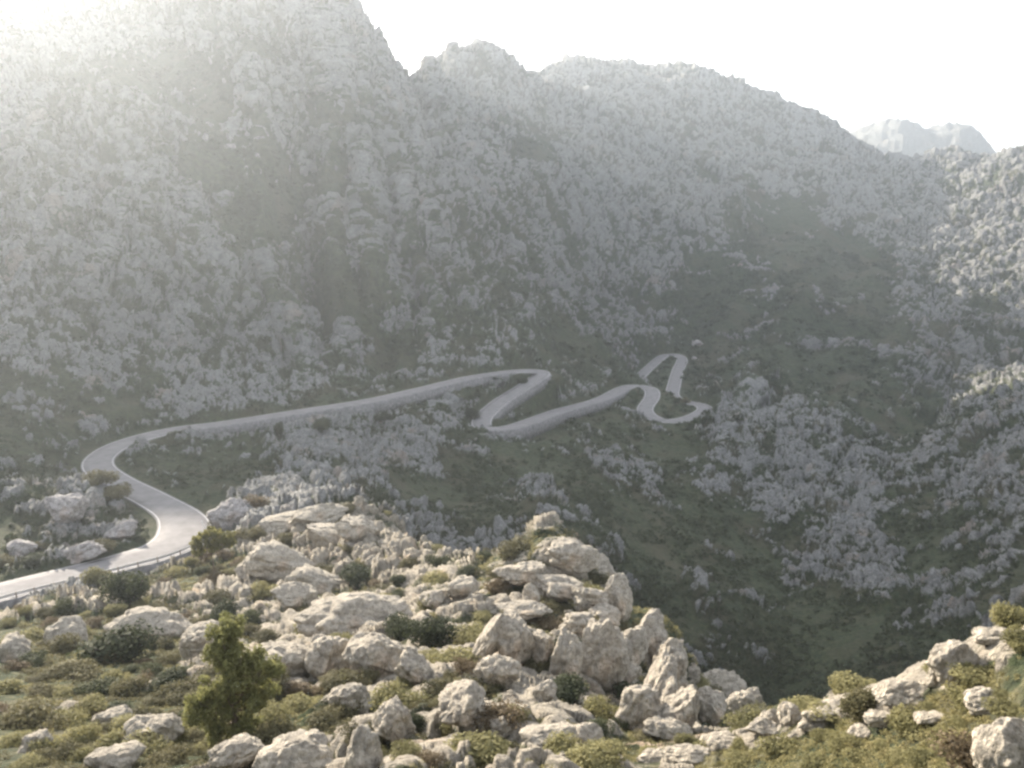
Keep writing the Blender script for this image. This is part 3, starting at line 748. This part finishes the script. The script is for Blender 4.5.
def put_shrub(px, py, wpx, hfac, tone_, label, seed, group):
    p, nn, r, _ = hit(px, py); m_ = float(np.linalg.norm(p)) / F
    v = SH[tone_]; o = link('shrub', v[seed % len(v)], label=label, cat='shrub', group=group)
    s = wpx * m_ / .85; o.location = (p[0], p[1], p[2] - .04 * s); o.scale = (s, s, s * hfac); o.rotation_euler = (0, 0, seed * 1.7)
    return o
SPECIAL = [
 (132, 604, 44, 1.15, 'dark green', 'tall dark bush rising in front of the guardrail end'),
 (268, 690, 40, .8, 'olive', 'olive bush close behind the right side of the young pine'),
 (185, 700, 44, .8, 'olive', 'broad olive bush close left of the young pine'),
 (120, 662, 70, .75, 'dark green', 'wide dark bush below the pale-topped ledge'),
 (556, 662, 40, 1.2, 'dark green', 'dark bush in the hollow left of the massive creamy outcrop'),
 (640, 706, 80, .45, 'dark green', 'dark spreading bush in shade beneath the ochre overhang'),
 (432, 646, 52, .8, 'dark green', 'dark bush between the creased boulder and the bright tilted slabs'),
 (464, 672, 28, 1.0, 'brownish', 'brownish bush above the smooth slab'),
 (868, 712, 44, 1.0, 'olive', 'olive bush with bare grey twigs on the edge of the sunlit ridge'),
 (980, 762, 70, .7, 'brownish', 'grey-brown twiggy bush at the lower right'),
 (1014, 630, 34, 1.2, 'yellow-green', 'yellow-green bush at the right edge on the ridge top'),
 (590, 604, 44, .5, 'yellow-green', 'low sunlit bush on top of the massive creamy outcrop'),
 (320, 658, 30, .8, 'brownish', 'small brown bush on the broad grey rock'),
 (595, 768, 70, .6, 'yellow-green', 'sunlit yellow-green bush at the lower edge right of centre'),
 (480, 768, 70, .45, 'yellow-green', 'bright yellow-green low bush at the lower edge in the centre'),
 (260, 572, 34, .6, 'olive', 'small olive bush in front of the grey-pink humps'),
 (278, 436, 12, 1.6, 'dark green', 'dark bush standing at the roadside on the middle stretch'),
 (378, 422, 22, .6, 'dark green', 'dark bush under the stone wall of the middle stretch'),
 (320, 428, 26, .6, 'dark green', 'wide dark bush below the left half of the long stone wall'),
 (470, 418, 22, .8, 'dark green', 'dark bush left of the second hairpin'),
 (92, 486, 34, .6, 'olive', 'olive bush hiding the edge of the second bend from below'),
 (118, 497, 30, .6, 'olive', 'olive bush on the rocks between the two bends'),
 (684, 404, 12, .9, 'olive', 'bush hiding the road inside the far right loop'),
 (676, 403, 8, .9, 'dark green', 'small dark bush at the lower end of the far straight'),
 (520, 384, 14, .8, 'dark green', 'dark bush inside the first hairpin'),
]
GS = 'maquis shrubs on the near slope'
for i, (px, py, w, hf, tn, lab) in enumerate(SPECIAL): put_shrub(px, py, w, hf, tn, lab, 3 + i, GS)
# scattered shrubs: placed on soil between rocks, named by the nearest landmark
LM = [('the young pine', 235, 700), ('the roadside small tree', 212, 560), ('the big creased boulder', 378, 650), ('the smooth slab', 466, 700), ('the massive creamy outcrop', 592, 650),
      ('the pyramid-shaped outcrop', 561, 570), ('the upright bright stone', 531, 592), ('the big sunlit ridge boulder', 957, 665), ('the bright ridge knob', 790, 712), ('the peaked rock', 156, 730),
      ('the pale-topped ledge', 150, 626), ('the guardrail', 60, 600), ('the first road bend', 180, 530), ('the low grey knoll', 722, 690), ('the long low ledge', 352, 612), ('the large pale corner rock', 1012, 745),
      ('the pale cleft boulder', 398, 722), ('the grey-pink humps', 300, 570), ('the pointed grey rock', 64, 632), ('the lower centre slab', 545, 740), ('the long brown crest rock', 462, 590), ('the bare crest above the humps', 330, 520)]
cand = []
tries = 0
while len(cand) < 262 and tries < 20000:
    tries += 1
    px, py = rng.uniform(2, 1022), rng.uniform(500, 767)
    p, nn, r, rk = hit(px, py)
    if r > 125 or rk > .45 or (515 < px < 625 and py < 565) or (615 < px < 700 and py < 650): continue
    if r > 85 and rng.random() < .5: continue
    if px > 640 and rng.random() < .75: continue
    w = rng.uniform(17, 44) * (1.3 if r < 40 else 1) * (1 if r < 80 else .7)
    if any((px - c[0]) ** 2 + ((py - c[1]) * 1.4) ** 2 < (.33 * (w + c[2])) ** 2 for c in cand): continue
    ax, ay, az_ = p
    if np.min((RC[:, 0] - ax) ** 2 + (RC[:, 1] - ay) ** 2) < 5 ** 2: continue
    cand.append((px, py, w, r))
ORD = ['nearest', 'second nearest', 'third nearest', 'fourth nearest', 'fifth nearest', 'sixth nearest', 'seventh nearest', 'eighth nearest', 'ninth nearest', 'tenth nearest'] + ['farther'] * 30
cls = {}
for c in cand:
    d = [((c[0] - l[1]) ** 2 + (c[1] - l[2]) ** 2, k_) for k_, l in enumerate(LM)]; dd_, kk = min(d)
    dx, dy = c[0] - LM[kk][1], c[1] - LM[kk][2]
    side = ('right of' if dx > 0 else 'left of') if abs(dx) > abs(dy) * .8 else ('below' if dy > 0 else 'above')
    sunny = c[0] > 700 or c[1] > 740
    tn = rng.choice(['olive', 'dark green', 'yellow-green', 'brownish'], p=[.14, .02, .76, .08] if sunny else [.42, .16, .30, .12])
    cls.setdefault((kk, side, str(tn)), []).append((dd_, c))
cnt = 0
for (kk, side, tn), L_ in cls.items():
    L_.sort(key=lambda q_: q_[0])
    for j, (_, c) in enumerate(L_):
        lab = f'{tn} shrub {side} {LM[kk][0]}' + (f', {ORD[j]} of those' if len(L_) > 1 else '')
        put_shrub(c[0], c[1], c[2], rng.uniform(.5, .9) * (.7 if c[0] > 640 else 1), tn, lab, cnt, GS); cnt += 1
print('shrubs', cnt, time.time() - T0)

# ------------------------------------------------------------------ trees
def tree(name, label, px, py, hm, lobes, nleaf, leafs, mat, trunk_r, cat):
    p, nn, r, _ = hit(px, py); root = D.objects.new(name, None); COL.objects.link(root); root.location = p
    root['label'] = label; root['category'] = cat; root.rotation_euler = (0, 0, -math.atan2(p[0], p[1]))
    parts = []; r_ = np.random.default_rng(5); pts = [np.array([0, 0, -.3])]
    for k_ in range(1, 8): pts.append(np.array([.05 * math.sin(k_ * 1.3) * hm * .3, .04 * math.cos(k_) * hm * .2, hm * .92 * k_ / 7]))
    for k_ in range(7): parts.append(twig(pts[k_], pts[k_ + 1], trunk_r * (1 - k_ / 7.5), trunk_r * (1 - (k_ + 1) / 7.5), 9))
    V, Fq = join(parts); tr = link('trunk', mesh_from('trunk', V, Fq, M_BARK, smooth=True), root)
    parts = []; tips = []
    for l in lobes:
        for q_ in range(5):
            end = np.array(l[:3]) + r_.normal(size=3) * np.array(l[3:]) * .45
            h0 = np.clip(end[2] - r_.uniform(.1, .35) * hm * .4, .15, hm * .85); st = np.array([np.interp(h0, [q2[2] for q2 in pts], [q2[0] for q2 in pts]), 0, h0])
            mid = (st + end) / 2 + [0, 0, -.06 * hm]; parts += [twig(st, mid, trunk_r * .32, trunk_r * .2), twig(mid, end, trunk_r * .2, trunk_r * .06)]
    V, Fq = join(parts); link('limbs', mesh_from('limbs', V, Fq, M_BARK), root)
    # crown: tufts of needles clustered in clumps
    C_ = []; r2 = np.random.default_rng(9); L = np.array(lobes)
    sub_ = []
    for l in lobes:
        nsub = max(6, int(34 * (l[3] * l[4] * l[5]) ** .5 / (hm * .12)))
        for q_ in range(nsub):
            d = r2.normal(size=3); d /= np.linalg.norm(d); rr = r2.random() ** .45
            s = r2.uniform(.13, .26) * hm / 4.6
            sub_.append((*(np.array(l[:3]) + d * rr * np.array(l[3:])), s, s, s * 1.15))
    V, Fq = leaf_cloud(77, sub_, nleaf, leafs, .5)
    link('crown', mesh_from('crown', V, Fq, mat), root)
    return root
# lobes: x right, y away, height, radii  (metres)
pine_l = [(0, 0, 4.0, .60, .55, .58), (-.08, 0, 3.4, .62, .55, .45), (.0, .1, 2.95, .48, .5, .4), (.78, 0, 2.92, .46, .45, .30), (1.2, .1, 2.62, .34, .36, .20), (.4, .1, 2.3, .80, .6, .38),
          (-.62, 0, 2.1, .56, .5, .42), (-1.0, .1, 1.55, .48, .45, .48), (.75, 0, 1.65, .68, .55, .36), (-.1, .2, 1.5, .6, .5, .45), (.3, 0, .85, .55, .5, .4), (-.5, .1, .8, .4, .4, .3)]
tree('pine_tree', 'young bushy pine standing alone among the foreground boulders', 236, 750, 4.5, [tuple(l[:3]) + tuple(q_ * 1.0 for q_ in l[3:]) for l in pine_l], 34000, .045, M_PINE, .10, 'pine tree')
small_l = [(0, 0, 4.6, 1.5, 1.3, .8), (-1.3, 0, 3.9, 1.1, 1.0, .8), (1.5, 0, 4.1, 1.2, 1.0, .7), (.5, 0, 3.4, 1.3, 1, .7), (2.0, 0, 3.4, .6, .6, .5), (-1.4, 0, 2.9, .7, .7, .6)]
tree('small_tree', 'small yellow-green tree on the outside of the near road bend', 214, 574, 4.9, small_l, 11000, .10, M_DOME, .12, 'tree')
print('trees', time.time() - T0)

# slim pale pole leaning at the outside of the bend
p, nn, r, _ = hit(208, 531)
v, f = twig((0, 0, -.3), (-.75, .1, 1.35), .07, .05, 8)
pole = link('marker_pole', None, label='slim pale pole leaning left beside the small tree at the bend', cat='pole', loc=p)
link('shaft', mesh_from('shaft', v, f, M_WHITE), pole)
v, f = twig((-.75, .1, 1.35), (-.80, .1, 1.47), .065, .03, 8); link('cap', mesh_from('cap', v, f, M_WHITE), pole)
# ------------------------------------------------------------------ scrub mass on the shaded slopes and grass on the near slope
def mass(name, label, mat, centres, radii, nf, leaf, flat=.7, seed=1):
    r_ = np.random.default_rng(seed); n_ = len(centres)
    d = r_.normal(size=(n_, nf, 3)); d /= np.linalg.norm(d, axis=2)[..., None]; d[..., 2] = np.abs(d[..., 2])
    rad = r_.random((n_, nf, 1)) ** .35
    c = centres[:, None] + d * rad * radii[:, None, None] * [1, 1, flat]
    nrm = d * .8 + r_.normal(size=d.shape) * .5 + [0, 0, .3]; nrm /= np.linalg.norm(nrm, axis=2)[..., None]
    t = np.cross(nrm, r_.normal(size=d.shape)); t /= np.linalg.norm(t, axis=2)[..., None]; b = np.cross(nrm, t)
    s = leaf * radii[:, None, None] * r_.uniform(.6, 1.3, (n_, nf, 1)); t = t * s; b = b * s * .75
    V = np.stack([c - t, c - b, c + t, c + b], 2).reshape(-1, 3); Fq = np.arange(len(V)).reshape(-1, 4)
    o = link(name, mesh_from(name, V, Fq, mat), label=label, kind='stuff'); return o
flat_i = np.where((rock < .42) & (Rf > 95) & (Rf < 620) & (PXd > -20) & (PXd < 1044) & (PYd > 0) & (PYd < 768) & ((nd > 1e5) | (edge > 1.6)))[0]
dens_n = fbm(P[flat_i], 14, 2, 8.8)
flat_i = flat_i[dens_n + rng.random(len(flat_i)) * .5 > .18]
pick = rng.choice(flat_i, min(15000, len(flat_i)), replace=False)
rad = (.0028 * Rf[pick] + .10) * rng.uniform(.5, 1.5, len(pick)) * np.where(rng.random(len(pick)) < .08, 1.9, 1)
mass('scrub', 'dark low scrub scattered over the shaded valley and mountain slopes', M_SCRUB, P[pick] - [0, 0, .1], rad, 26, .34, .8, 4)
near_i = np.where((rock < np.where(ridge > .5, .25, .5)) & (Rf > 12) & (Rf < 110) & (PXd > -20) & (PXd < 1044) & (PYd > 480) & (PYd < 790) & ((nd > 1e5) | (edge > 1.0)))[0]
pick = rng.choice(near_i, min(13000, len(near_i)), replace=False)
rad = (.0032 * Rf[pick] + .03) * rng.uniform(.6, 1.6, len(pick))
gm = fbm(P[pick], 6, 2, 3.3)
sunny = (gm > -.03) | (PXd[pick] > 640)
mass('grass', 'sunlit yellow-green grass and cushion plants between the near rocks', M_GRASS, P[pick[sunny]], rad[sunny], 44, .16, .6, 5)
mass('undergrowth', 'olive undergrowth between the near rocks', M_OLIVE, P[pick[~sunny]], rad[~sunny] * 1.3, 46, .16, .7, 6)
print('mass', time.time() - T0)

# ------------------------------------------------------------------ light, sky, haze, camera
SUN_AZ, SUN_EL = -37.0, 22.9
sd_ = Vector((math.sin(math.radians(SUN_AZ)) * math.cos(math.radians(SUN_EL)), math.cos(math.radians(SUN_AZ)) * math.cos(math.radians(SUN_EL)), math.sin(math.radians(SUN_EL))))
sl = D.lights.new('sun', 'SUN'); sl.energy = 5.0; sl.angle = math.radians(.5); sl.color = (1, .90, .77)
so = D.objects.new('sun', sl); COL.objects.link(so); so.rotation_euler = sd_.to_track_quat('Z', 'Y').to_euler(); so.location = (0, 0, 50)
w = D.worlds.new('World'); scene.world = w; w.use_nodes = True; nt = w.node_tree; nt.nodes.clear()
out = nt.nodes.new('ShaderNodeOutputWorld'); bg = nt.nodes.new('ShaderNodeBackground'); sky = nt.nodes.new('ShaderNodeTexSky')
sky.sky_type = 'NISHITA'; sky.sun_disc = False; sky.sun_elevation = math.radians(SUN_EL); sky.sun_rotation = math.radians(SUN_AZ)
sky.altitude = 600; sky.air_density = 1.0; sky.dust_density = 3.0; sky.ozone_density = 1.0
tc = nt.nodes.new('ShaderNodeTexCoord'); cn = noise(nt, 1.6, 5, .5, tc.outputs['Generated'])
cl = mixc(nt, ramp(nt, cn, [(.30, (.40, .40, .40)), (.62, (.72, .72, .72))]), sky.outputs[0], (5.0, 5.1, 5.4))
nt.links.new(cl, bg.inputs[0]); bg.inputs[1].default_value = .10; nt.links.new(bg.outputs[0], out.inputs[0])

zlo = float(min(P[:, 2].min(), PD[:, 2].min())) - 1; zhi = float(max(P[:, 2].max(), PD[:, 2].max())) + 8; print('haze z', zlo, zhi)
HZ = .00031
hb, hf_ = box(np.array([0, 2100, (zhi + zlo) / 2]), (8200, 6400, zhi - zlo))
me = mesh_from('haze', hb, hf_, [])
hm = D.materials.new('haze_air'); hm.use_nodes = True; t_ = hm.node_tree; t_.nodes.clear()
ho = t_.nodes.new('ShaderNodeOutputMaterial'); pv = t_.nodes.new('ShaderNodeVolumePrincipled')
pv.inputs['Color'].default_value = (.86, .93, 1, 1); pv.inputs['Density'].default_value = HZ; pv.inputs['Anisotropy'].default_value = .66
t_.links.new(pv.outputs[0], ho.inputs['Volume']); me.materials.append(hm)
o = link('haze', me, kind='stuff'); o['label'] = 'pale haze filling the air'

cam = D.cameras.new('camera'); co_ = D.objects.new('camera', cam); COL.objects.link(co_); scene.camera = co_
cam.sensor_width = 36; cam.lens = 36 * F / 1024; cam.clip_start = .1; cam.clip_end = 20000
co_.location = (0, 0, 0); co_.rotation_euler = (math.pi / 2 - PITCH, 0, 0)
scene.view_settings.view_transform = 'Standard'; scene.view_settings.look = 'None'; scene.view_settings.gamma = 1; scene.view_settings.exposure = 1.78
scene.render.engine = 'CYCLES'; scene.cycles.max_bounces = 5; scene.cycles.diffuse_bounces = 2; scene.cycles.volume_bounces = 1; scene.cycles.transparent_max_bounces = 8
scene.cycles.use_denoising = True; scene.cycles.pixel_filter_type = 'GAUSSIAN'; scene.cycles.filter_width = 3.0
print('done', time.time() - T0)
